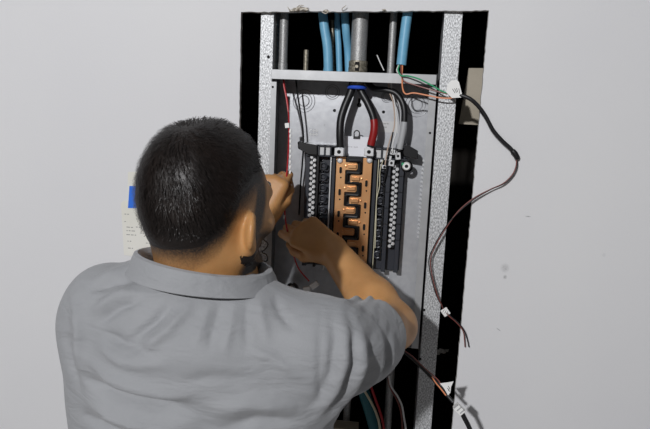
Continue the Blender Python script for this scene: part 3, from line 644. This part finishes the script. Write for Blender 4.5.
# ------------------------------------------------------------------ the man: surfaces grown from distance fields
class Field:
    def __init__(s, lo, hi, h):
        s.lo = np.array(lo, float); s.h = h; s.n = np.ceil((np.array(hi)-s.lo)/h).astype(int)+1
        s.F = np.full(s.n, 0.5, np.float32)
        s.ax = [(s.lo[i]+h*np.arange(s.n[i])).astype(np.float32) for i in range(3)]
    def sub(s, lo, hi):
        a = np.clip(np.floor((np.array(lo)-s.lo)/s.h).astype(int), 0, s.n); b = np.clip(np.ceil((np.array(hi)-s.lo)/s.h).astype(int)+1, 0, s.n)
        sl = tuple(slice(a[i], b[i]) for i in range(3))
        X, Y, Z = np.meshgrid(*[s.ax[i][sl[i]] for i in range(3)], indexing='ij', sparse=True)
        return sl, X, Y, Z
    def merge(s, sl, d, k, op='u'):
        a = s.F[sl]; d = np.broadcast_to(d, a.shape).astype(np.float32)
        if op == 'u':
            if k <= 0: s.F[sl] = np.minimum(a, d)
            else: hh = np.maximum(k-np.abs(a-d), 0)/k; s.F[sl] = np.minimum(a, d)-hh*hh*k*.25
        else:      # carve
            d = -d
            if k <= 0: s.F[sl] = np.maximum(a, d)
            else: hh = np.maximum(k-np.abs(a-d), 0)/k; s.F[sl] = np.maximum(a, d)+hh*hh*k*.25
    def cone(s, a, b, ra, rb, k=.01, op='u'):
        a = np.array(a, np.float32); b = np.array(b, np.float32); m = max(ra, rb)+k+2*s.h
        sl, X, Y, Z = s.sub(np.minimum(a, b)-m, np.maximum(a, b)+m)
        if s.F[sl].size == 0: return
        ab = b-a; L2 = float(ab@ab)+1e-12
        t = np.clip(((X-a[0])*ab[0]+(Y-a[1])*ab[1]+(Z-a[2])*ab[2])/L2, 0, 1)
        d = np.sqrt((X-a[0]-t*ab[0])**2+(Y-a[1]-t*ab[1])**2+(Z-a[2]-t*ab[2])**2)-(ra+(rb-ra)*t)
        s.merge(sl, d, k, op)
    def ell(s, c, r, k=.01, R=None, op='u'):
        c = np.array(c, np.float32); m = max(r)+k+2*s.h
        sl, X, Y, Z = s.sub(c-m, c+m)
        if s.F[sl].size == 0: return
        X, Y, Z = X-c[0], Y-c[1], Z-c[2]
        if R is not None:      # columns of R are the local axes
            X, Y, Z = (X*R[0, 0]+Y*R[1, 0]+Z*R[2, 0]), (X*R[0, 1]+Y*R[1, 1]+Z*R[2, 1]), (X*R[0, 2]+Y*R[1, 2]+Z*R[2, 2])
        k0 = np.sqrt((X/r[0])**2+(Y/r[1])**2+(Z/r[2])**2); k1 = np.sqrt((X/r[0]**2)**2+(Y/r[1]**2)**2+(Z/r[2]**2)**2)+1e-6
        s.merge(sl, k0*(k0-1)/k1, k, op)
    def mesh(s, smooth=1):
        F = s.F; S = F < 0; n = s.n
        cnt = np.zeros(n-1, np.uint8)
        for i in (0, 1):
            for j in (0, 1):
                for k in (0, 1): cnt += S[i:n[0]-1+i, j:n[1]-1+j, k:n[2]-1+k]
        act = (cnt > 0) & (cnt < 8); ids = np.argwhere(act); idx = np.full(n-1, -1, np.int32); idx[act] = np.arange(len(ids))
        C = [(i, j, k) for i in (0, 1) for j in (0, 1) for k in (0, 1)]
        vals = {c: F[ids[:, 0]+c[0], ids[:, 1]+c[1], ids[:, 2]+c[2]] for c in C}
        acc = np.zeros((len(ids), 3)); num = np.zeros(len(ids))
        for c in C:
            for a in range(3):
                if c[a] == 0:
                    d = list(c); d[a] = 1; d = tuple(d); v0, v1 = vals[c], vals[d]; cr = (v0 < 0) != (v1 < 0)
                    t = np.where(cr, v0/np.where(cr, v0-v1, 1), 0); p = np.array(c, float)[None, :].repeat(len(ids), 0); p[:, a] += t
                    acc[cr] += p[cr]; num[cr] += 1
        V = s.lo + (ids + acc/num[:, None])*s.h
        quads = []
        for a in range(3):
            b, c = (a+1) % 3, (a+2) % 3
            s0 = [slice(None)]*3; s1 = [slice(None)]*3; s0[a] = slice(0, -1); s1[a] = slice(1, None)
            A, B = S[tuple(s0)], S[tuple(s1)]; e = np.argwhere(A != B)
            ok = (e[:, b] > 0) & (e[:, c] > 0) & (e[:, b] < n[b]-1) & (e[:, c] < n[c]-1); e = e[ok]
            def g(db, dc):
                q = e.copy(); q[:, b] -= db; q[:, c] -= dc; return idx[q[:, 0], q[:, 1], q[:, 2]]
            q = np.stack([g(1, 1), g(0, 1), g(0, 0), g(1, 0)], 1); fl_ = ~A[e[:, 0], e[:, 1], e[:, 2]]; q[fl_] = q[fl_][:, ::-1]; quads.append(q)
        Q = np.concatenate(quads)
        for _ in range(smooth): V = laplace(V, Q, .5)
        return V, Q
def laplace(V, Q, f):
    acc = np.zeros_like(V); num = np.zeros(len(V))
    for i, j in ((0, 1), (1, 2), (2, 3), (3, 0)):
        for a, b in ((i, j), (j, i)):
            for d in range(3): acc[:, d] += np.bincount(Q[:, a], V[Q[:, b], d], len(V))
            num += np.bincount(Q[:, a], minlength=len(V))
    return V*(1-f)+f*acc/np.maximum(num, 1)[:, None]
def normals(V, Q):
    n = np.cross(V[Q[:, 2]]-V[Q[:, 0]], V[Q[:, 3]]-V[Q[:, 1]]); N = np.zeros_like(V)
    for i in range(4):
        for d in range(3): N[:, d] += np.bincount(Q[:, i], n[:, d], len(V))
    return N/np.maximum(np.linalg.norm(N, axis=1), 1e-12)[:, None]
def np_mesh(name, V, Q, m, parent, attr=None):
    me = bpy.data.meshes.new(name); me.vertices.add(len(V)); me.vertices.foreach_set('co', V.astype(np.float32).ravel())
    me.loops.add(Q.size); me.loops.foreach_set('vertex_index', Q.astype(np.int32).ravel())
    me.polygons.add(len(Q)); me.polygons.foreach_set('loop_start', np.arange(0, Q.size, Q.shape[1], dtype=np.int32))
    me.polygons.foreach_set('use_smooth', np.ones(len(Q), bool)); me.update(); me.validate(); me.materials.append(m)
    if attr is not None:
        at = me.attributes.new('stubble', 'FLOAT', 'POINT'); at.data.foreach_set('value', attr.astype(np.float32))
    return link_mesh(name, me, parent)
A3 = lambda v: np.array(tuple(v), float)
def sstep(a, b, x):
    t = np.clip((x-a)/(b-a), 0, 1); return t*t*(3-2*t)

man = empty('person', (-.27, -.45, 0.0))
tag(man, 'man in a grey polo shirt seen from behind, working with both hands in the panel', 'person')
# key joints
HC = np.array([-.271, -.50, 1.512]); HY = math.radians(27); HT = math.radians(-3)
hr = np.array([math.cos(HY), -math.sin(HY), 0]); hf = np.array([math.sin(HY)*math.cos(HT), math.cos(HY)*math.cos(HT), math.sin(HT)]); hu = np.cross(hr, hf)
HR = np.stack([hr, hf, hu], 1)
def HL(x, y, z): return HC + HR @ np.array([x, y, z])
NB = np.array([-.272, -.475, 1.350])
RS, RE, RW = A3(P(332, 340, -.50)), A3(P(392, 326, -.24)), A3(P(333, 251, -.075))
LS = A3(P(98.5, 313, -.48)); LE = np.array([-.415, -.235, 1.235]); LW = A3(P(259.5, 219, -.075))

# --- body: head, neck, shoulders, arms, hands in one skin
B = Field((-.545, -.63, 1.02), (.075, .035, 1.625), .0028)
B.ell(HL(0, -.004, .004), (.074, .090, .086), 0, HR)
B.ell(HL(0, .030, -.012), (.066, .068, .074), .02, HR)
B.ell(HL(0, .048, -.052), (.053, .050, .058), .02, HR)
for s in (-1, 1):
    B.cone(HL(0, .078, -.112), HL(s*.050, .012, -.078), .020, .022, .02)
    B.cone(HL(s*.012, .090, -.110), HL(s*.012, .09, -.1101), .013, .013, .012)
    B.cone(HL(s*.012, .094, .004), HL(s*.045, .078, .002), .009, .008, .015)
    B.ell(HL(s*.040, .076, -.045), (.02, .02, .018), .02, HR)
B.cone(HL(0, .100, -.012), HL(0, .116, -.044), .006, .009, .010)
B.ell(HL(0, .113, -.047), (.017, .012, .010), .008, HR)
for s in (-1, 1): B.ell(HL(s*.032, .099, -.016), (.015, .010, .009), .008, HR, 'c')
for s in (-1, 1):
    B.cone(HL(s*.020, .0885, -.0085), HL(s*.043, .081, -.010), .0042, .0040, .004); B.cone(HL(s*.021, .0875, -.0245), HL(s*.042, .081, -.0235), .0042, .0040, .004)
B.cone(HL(-.018, .099, -.073), HL(.018, .099, -.073), .0065, .0065, .006); B.cone(HL(-.016, .098, -.083), HL(.016, .098, -.083), .0075, .0075, .006)
# ears
def axes(x, y):
    x = np.array(x, float); x /= np.linalg.norm(x); y = np.array(y, float); y -= x*(x@y); y /= np.linalg.norm(y)
    return np.stack([x, y, np.cross(x, y)], 1)
for s in (-1, 1):
    n = HR @ np.array([s*.78, .62, .0]); w = HR @ np.array([s*.62, -.77, .14]); R = axes(n, w)
    c = HL(s*.082, .006, -.047)
    B.ell(c, (.0078, .0195, .026), .008, R)
    B.ell(c + n*.008 - w*.001, (.0055, .011, .019), .004, R, 'c')
    B.ell(HL(s*.075, .012, -.071), (.008, .009, .011), .008, HR)
# neck and shoulders
B.cone(HL(0, -.018, -.045), NB, .063, .070, .03)
B.cone(HL(0, -.040, -.060), NB+np.array([0, -.012, 0]), .034, .046, .03)
for s, S_ in ((-1, LS), (1, RS)):
    B.cone(NB+np.array([s*.03, 0, -.012]), S_+np.array([-s*.03, .01, -.010]), .045, .036, .03)
B.ell((-.272, -.455, 1.17), (.150, .090, .17), .03)
def arm(S_, E_, W_, k=.02):
    B.cone(S_, E_, .046, .043, k); B.cone(E_, E_+(W_-E_)*.30, .043, .0445, k); B.cone(E_+(W_-E_)*.30, W_, .0445, .031, k)
arm(RS, RE, RW); arm(LS, LE, LW)
def hand(W_, knuck, palm_n, right, curls, thumb, size=1.0):
    """curls: per finger (index first) three bend angles in degrees; thumb: target point offsets in (F, N, T)"""
    Fd = knuck-W_; L = np.linalg.norm(Fd); Fd /= L
    N = np.array(palm_n, float); N -= Fd*(N@Fd); N /= np.linalg.norm(N)
    T = np.cross(Fd, N) if right else np.cross(N, Fd)
    off = (.027, .009, -.009, -.025); lens = ((.043, .026, .022), (.047, .029, .023), (.043, .027, .022), (.034, .021, .019)); rad = (.0098, .0100, .0095, .0085)
    adv = (-.002, .003, 0, -.008)
    for i in range(4):
        K = W_ + Fd*(L+adv[i]*size) + T*off[i]*size
        B.cone(W_ + T*off[i]*.55 - N*.002, K, .0165, .0125, .012)
        p = K; a = 0
        for j in range(3):
            a += math.radians(curls[i][j]); d = Fd*math.cos(a)+N*math.sin(a)
            d = d + T*(-.10*off[i]/.027*math.sin(a)); d /= np.linalg.norm(d)
            q = p + d*lens[i][j]*size; r0 = rad[i]*(1-.09*j); B.cone(p, q, r0, r0*.92, .0035); p = q
    base = W_ + Fd*.022 + T*.024 + N*.008
    tp = [base] + [base + Fd*f + N*n + T*t_ for f, n, t_ in thumb]
    B.cone(W_ + T*.012, base, .018, .0165, .012)
    for j, (r0, r1) in enumerate(((.0155, .0125), (.0120, .0108), (.0105, .0088))): B.cone(tp[j], tp[j+1], r0, r1, .005)
    return Fd, N, T, tp[-1]
RK = A3(P(302, 230, -.052))
hand(RW, RK, (.1, .85, -.5), True, ((30, 42, 30), (42, 50, 35), (48, 55, 40), (52, 58, 40)), ((.030, .016, .018), (.060, .032, .018), (.084, .046, .010)), 1.14)
LK = A3(P(272, 181, -.055))
hand(LW, LK, (.10, .97, .1), False, ((48, 62, 40), (66, 74, 50), (74, 80, 55), (80, 82, 55)), ((.034, .016, .012), (.060, .030, .010), (.072, .048, .004)))
V, Q = B.mesh(2)
loc = (V-HC) @ HR; lx, ly, lz = loc.T
def hairline(x, y):
    """local height of the hair edge: nape, behind the ear, over the ear, temple, forehead"""
    return np.interp(y, [-.10, -.055, -.030, -.012, .018, .035, .055, .080, .10], [-.090, -.086, -.060, -.018, .002, .004, .026, .050, .058])
hl = hairline(lx, ly)
onhead = (np.sqrt((lx/.1)**2+(ly/.125)**2+((lz+.01)/.125)**2) < 1.05) & (np.abs(lx) < .0795)
st = sstep(-.030, .030, lz-hl)*onhead
# beard shadow on the jaw
jaw = onhead*sstep(-.045, -.062, lz)*sstep(.0, .02, ly)*(1-sstep(.105, .115, ly))
side = .95*onhead*sstep(.016, .026, ly)*(1-sstep(.045, .06, ly))*sstep(-.1, -.02, -np.abs(lz+.02))*sstep(.05, .06, np.abs(lx))
st = np.clip(np.maximum(st, np.maximum(jaw, side)*.9), 0, 1)
body = np_mesh('body', V, Q, M['skin'], man, st)
# --- hair cap with strands
Hf = Field(HC-.125, HC+.125, .0026)
Hf.ell(HL(0, -.004, .004), (.074, .090, .086), 0, HR); Hf.ell(HL(0, .030, -.012), (.066, .068, .074), .02, HR)
Hf.cone(HL(0, -.018, -.045), NB, .060, .068, .03); Hf.cone(HL(0, -.040, -.060), NB+np.array([0, -.03, 0]), .040, .055, .03)
X, Y, Z = np.meshgrid(*Hf.ax, indexing='ij'); pl_ = np.stack([X-HC[0], Y-HC[1], Z-HC[2]], -1) @ HR
dz = pl_[..., 2]-hairline(pl_[..., 0], pl_[..., 1])
th = -.004 + .0050*sstep(.004, .026, dz) + .0100*sstep(.020, .080, dz)
th += .0012*np.sin(pl_[..., 0]*90+pl_[..., 1]*40)*sstep(.04, .09, dz)
Hf.F = (Hf.F - th).astype(np.float32); Hf.F = np.maximum(Hf.F, (-dz+.006).astype(np.float32))
Vh, Qh = Hf.mesh(2)
Nh = normals(Vh, Qh); lh = (Vh-HC) @ HR
dzh = lh[:, 2]-hairline(lh[:, 0], lh[:, 1])
cand = np.where(dzh > .03)[0]; pick = rng.choice(cand, 9000)
crown = np.array([.01, -.055, .075])
SV, SQ = [], []
nb0 = len(Vh)
P0 = Vh[pick] + rng.normal(size=(len(pick), 3))*.0012; Np = Nh[pick]; Lp = lh[pick]
rad_ = Lp-crown; Dw = rad_ @ HR.T + np.array([0, 0, -.012]); Dw -= Np*np.sum(Dw*Np, 1)[:, None]; Dw /= np.maximum(np.linalg.norm(Dw, axis=1), 1e-6)[:, None]
sw = np.cross(Np, Dw); Dw = Dw + sw*(.25+.25*rng.normal(size=len(pick)))[:, None]; Dw /= np.linalg.norm(Dw, axis=1)[:, None]; sw = np.cross(Np, Dw)
ln = (.010+.010*rng.random(len(pick)))*sstep(.02, .06, dzh[pick]); lift = .0012+.0022*rng.random(len(pick))
a0 = P0 - Np*.0015 - sw*.00035; a1 = P0 - Np*.0015 + sw*.00035
m0 = P0 + Dw*(ln*.55)[:, None] + Np*lift[:, None] - sw*.0003; m1 = m0 + sw*.0006
t0 = P0 + Dw*ln[:, None] + Np*(lift*.5)[:, None]
n_ = len(pick); allv = np.concatenate([Vh, a0, a1, m0, m1, t0, t0+sw*.0001]); i0 = nb0+np.arange(n_)
q1 = np.stack([i0, i0+n_, i0+3*n_, i0+2*n_], 1); q2 = np.stack([i0+2*n_, i0+3*n_, i0+5*n_, i0+4*n_], 1)
hair = np_mesh('hair', allv, np.concatenate([Qh, q1, q2]), M['hair'], man); hair['label'] = 'short black hair with a tapered fade'
# --- beard along the jaw
Bf = Field(HC+np.array([-.12, -.12, -.16]), HC+np.array([.13, .13, .01]), .0028)
for s in (-1, 1):
    Bf.cone(HL(0, .080, -.114), HL(s*.052, .014, -.078), .0305, .0262, .015); Bf.cone(HL(s*.054, .018, -.078), HL(s*.064, .030, -.030), .018, .005, .015)
Bf.ell(HL(0, .095, -.066), (.024, .018, .006), .006, HR); Bf.ell(HL(0, .105, -.078), (.017, .02, .009), .004, HR, 'c')
Vb, Qb = Bf.mesh(2); Nb = normals(Vb, Qb); Vb = Vb + Nb*(rng.normal(size=len(Vb))*.0004)[:, None]
beard = np_mesh('beard', Vb, Qb, M['hair'], man); beard['label'] = 'short black beard'
for s in (-1, 1):
    c = HL(s*.031, .0805, -.0165); e = MB().lathe(c, hf, [(.0115*math.cos(math.radians(a)), .0115*math.sin(math.radians(a))) for a in range(-90, 91, 18)], 16).build('eye', M['eye'], man)
    MB().lathe(Vector(c)+Vector(hf)*.0108, hf, [(.0048, 0), (.0001, .0014)], 12).build('iris', M['iris'], e)
    MB().tube(spline([HL(s*.014, .102, .008), HL(s*.030, .098, .013), HL(s*.048, .080, .007)], 5), .0035, 7).build('eyebrow', M['hair'], man)

# --- polo shirt
T = Field((-.56, -.66, .86), (.06, -.22, 1.43), .0042)
T.ell((-.268, -.455, 1.185), (.182, .122, .190), 0)
T.ell((-.262, -.450, 1.00), (.180, .125, .26), .08)
T.cone((-.275, -.500, 1.345), (-.272, -.505, 1.30), .068, .09, .04)
T.ell((-.340, -.515, 1.27), (.105, .075, .115), .06); T.ell((-.190, -.510, 1.26), (.105, .075, .12), .06)
T.cone(NB+np.array([-.03, -.005, -.036]), LS+np.array([.030, -.01, .016]), .056, .064, .05)
T.cone(NB+np.array([.03, -.005, -.036]), RS+np.array([-.03, -.01, -.002]), .052, .052, .05)
T.cone((-.428, -.485, 1.24), (-.418, -.475, 1.10), .068, .074, .05)
LH = LS+(LE-LS)*.72; RH = RS+(RE-RS)*.57+np.array([.0, 0, -.008])
T.cone(LS+np.array([.012, .0, -.004]), LH, .062, .060, .04)
T.cone(RS+np.array([.0, 0, -.010]), RH, .062, .063, .05)
T.cone(RS+np.array([-.05, .0, -.09]), RS+(RH-RS)*.7+np.array([0, 0, -.030]), .045, .040, .05)
# sleeve openings: cut square, hollow rim
def cut(H_, d):
    d = d/np.linalg.norm(d); sl, X, Y, Z = T.sub(H_-.13, H_+.13)
    pl = (X-H_[0])*d[0]+(Y-H_[1])*d[1]+(Z-H_[2])*d[2]; T.F[sl] = np.maximum(T.F[sl], pl)
dR = (RE-RS)/np.linalg.norm(RE-RS)+np.array([.10, .0, .05]); dR /= np.linalg.norm(dR); dL = (LE-LS)/np.linalg.norm(LE-LS)
cut(RH+dR*.012, dR); cut(LH+dL*.012, dL)
T.cone(RH-dR*.03, RH+dR*.06, .046, .053, .004, 'c'); T.cone(LH-dL*.03, LH+dL*.06, .046, .052, .004, 'c')
# neck opening
T.cone(NB+np.array([0, .006, .052]), NB+np.array([0, .01, .2]), .060, .085, .006, 'c')
V, Q = T.mesh(3); N = normals(V, Q)
# folds, laid where the cloth pulls: (x, z) lines on the back
def fold(V, pts, y, w, amp, mask=None):
    pl = np.array([[P(px, py, y).x, P(px, py, y).y, P(px, py, y).z] for px, py in pts]); out = np.zeros(len(V)); best = np.full(len(V), 9.)
    seg = np.linalg.norm(np.diff(pl, axis=0), axis=1); tot = seg.sum(); acc = 0
    for i in range(len(pl)-1):
        a, b = pl[i], pl[i+1]; ab = b-a; t = np.clip(((V-a)[:, [0, 2]] @ ab[[0, 2]])/(ab[[0, 2]] @ ab[[0, 2]]), 0, 1)
        dd = np.linalg.norm((V-a-t[:, None]*ab)[:, [0, 2]], axis=1); u = (acc+t*seg[i])/tot; acc += seg[i]
        g = np.exp(-(dd/(w*.8))**1.7)*np.minimum(1, np.minimum(u, 1-u)*3.2+.05); up_ = dd < best; out = np.where(up_, g, out); best = np.minimum(best, dd)
    return out*amp*1.5
backm = sstep(-.40, -.46, V[:, 1]); disp = np.zeros(len(V))
for pts, w, amp in [
    ([(84, 285), (112, 277), (130, 276)], .006, .005), ([(84, 294), (110, 286), (132, 284)], .005, -.004),
    ([(92, 312), (118, 296), (140, 290)], .009, .006), ([(100, 322), (122, 306), (146, 297)], .007, -.005),
    ([(72, 300), (82, 330), (84, 370)], .013, .006), ([(66, 330), (72, 365), (84, 395)], .010, -.004),
    ([(178, 298), (160, 318), (138, 334)], .008, -.006), ([(196, 300), (178, 322), (150, 344)], .009, .006),
    ([(105, 326), (135, 336), (170, 341)], .010, -.006), ([(98, 342), (135, 352), (185, 352)], .012, .005),
    ([(80, 372), (120, 386), (165, 394), (205, 396)], .012, -.012), ([(86, 352), (130, 372), (180, 382), (215, 380)], .013, .008),
    ([(84, 396), (120, 408), (165, 416), (210, 412)], .014, .009), ([(80, 412), (105, 424), (150, 436)], .010, -.008),
    ([(212, 300), (208, 318), (204, 338)], .006, .0028), ([(222, 300), (219, 320), (216, 342)], .005, -.0028), ([(234, 300), (234, 322), (232, 346)], .006, .0028),
    ([(245, 299), (248, 320), (252, 345)], .006, -.0028), ([(256, 298), (262, 316), (272, 340)], .007, .0028), ([(268, 299), (280, 315), (296, 330)], .006, -.004),
    ([(190, 370), (225, 366), (262, 372)], .012, -.004), ([(215, 400), (255, 394), (300, 402)], .014, .006), ([(225, 418), (262, 410), (305, 418)], .010, -.005),
    ([(250, 345), (275, 352), (305, 372)], .010, .004)]: disp += fold(V, pts, -.56, w, amp)*backm
sl_m = sstep(-.12, -.07, V[:, 0])
for pts, y, w, amp in [
    ([(324, 296), (327, 330), (326, 365), (330, 395)], -.50, .0045, -.006),
    ([(340, 296), (349, 318), (349, 345), (340, 372), (322, 396), (300, 412)], -.50, .009, .010), ([(333, 300), (340, 325), (337, 352), (326, 376), (308, 394)], -.50, .006, -.007),
    ([(354, 297), (365, 316), (367, 342), (358, 368), (342, 390), (322, 406)], -.46, .008, .010), ([(347, 298), (357, 318), (358, 344), (350, 368), (333, 390)], -.48, .006, -.009),
    ([(370, 301), (381, 322), (382, 348), (374, 370), (358, 388)], -.42, .007, .009), ([(362, 299), (373, 320), (374, 346), (366, 369), (350, 390)], -.44, .0055, -.009),
    ([(381, 308), (391, 330), (392, 352), (386, 372)], -.40, .005, .006), ([(376, 304), (386, 326), (387, 350), (380, 372)], -.41, .0045, -.007)]: disp += fold(V, pts, y, w*1.25, amp*.55)*sl_m
disp += .0012*np.sin(V[:, 0]*38+V[:, 2]*25)*np.sin(V[:, 2]*31-V[:, 0]*12)
V = V + N*disp[:, None]; V = laplace(V, Q, .35)
shirt = np_mesh('polo_shirt', V, Q, M['shirt'], man); shirt['label'] = 'grey short-sleeved polo shirt'
# collar: stand and turned-down fall, lofted around the neck
def collar():
    na = 64; rows = []
    prof = [(-.012, -.022), (-.007, .000), (-.003, .012), (.002, .0165), (.007, .0145), (.0115, .004), (.0165, -.010), (.0190, -.0135), (.0165, -.0150), (.0110, -.004), (.0060, .006)]
    cx, cy, cz = NB[0]-.006, NB[1]-.014, 1.399; v = []
    for i in range(na):
        a = math.radians(-90 + (i/(na-1)-.5)*2*162)       # -90 = nape; the gap is at the throat
        f = .5*(1+math.cos(a+math.pi/2))                  # 1 at the nape
        for dr, dz_ in prof:
            R_ = .082+dr; z = cz - .012*(1-f) - .010*math.cos(a)*1.0 + dz_*(1+.06*math.sin(2*a))
            v.append((cx + R_*1.13*math.cos(a), cy + R_*1.02*math.sin(a) + (dr*.2), z))
    m = len(prof); f = [(i*m+k, i*m+(k+1) % m, (i+1)*m+(k+1) % m, (i+1)*m+k) for i in range(na-1) for k in range(m)]
    f += [tuple(range(m)), tuple((na-1)*m+k for k in range(m-1, -1, -1))]
    return MB().add(v, f)
collar().build('collar', M['shirt'], shirt)
# --- trousers and shoes (below the frame, so he stands on the floor)
G = Field((-.50, -.62, .04), (-.03, -.28, .98), .008)
G.ell((-.262, -.45, .90), (.168, .115, .14), 0)
for s in (-1, 1):
    G.cone((-.262+s*.085, -.45, .84), (-.262+s*.10, -.455, .48), .092, .068, .05); G.cone((-.262+s*.10, -.455, .48), (-.262+s*.105, -.47, .09), .068, .056, .03)
V, Q = G.mesh(2); np_mesh('trousers', V, Q, M['denim'], man)
for s in (-1, 1):
    S2 = Field((-.262+s*.108-.07, -.60, -.01), (-.262+s*.108+.07, -.20, .14), .006)
    S2.ell((-.262+s*.108, -.36, .045), (.045, .12, .045), 0); S2.ell((-.262+s*.108, -.46, .06), (.042, .075, .06), .03)
    sl, X, Y, Z = S2.sub((-9, -9, -9), (9, 9, 9)); S2.F = np.maximum(S2.F, .016-Z+0*X+0*Y).astype(np.float32)
    V, Q = S2.mesh(1); sh = np_mesh('shoe', V, Q, M['shoe'], man)
    po = [(-.262+s*.108+.047*math.cos(a), -.415+.175*math.sin(a)) for a in np.linspace(0, 2*math.pi, 24, endpoint=False)]
    mb = MB(); n = len(po); mb.add([(x, y, 0) for x, y in po]+[(x, y, .018) for x, y in po], [tuple(range(n-1, -1, -1)), tuple(range(n, 2*n))]+[(i, (i+1) % n, (i+1) % n+n, i+n) for i in range(n)])
    mb.build('sole', M['sole'], sh)
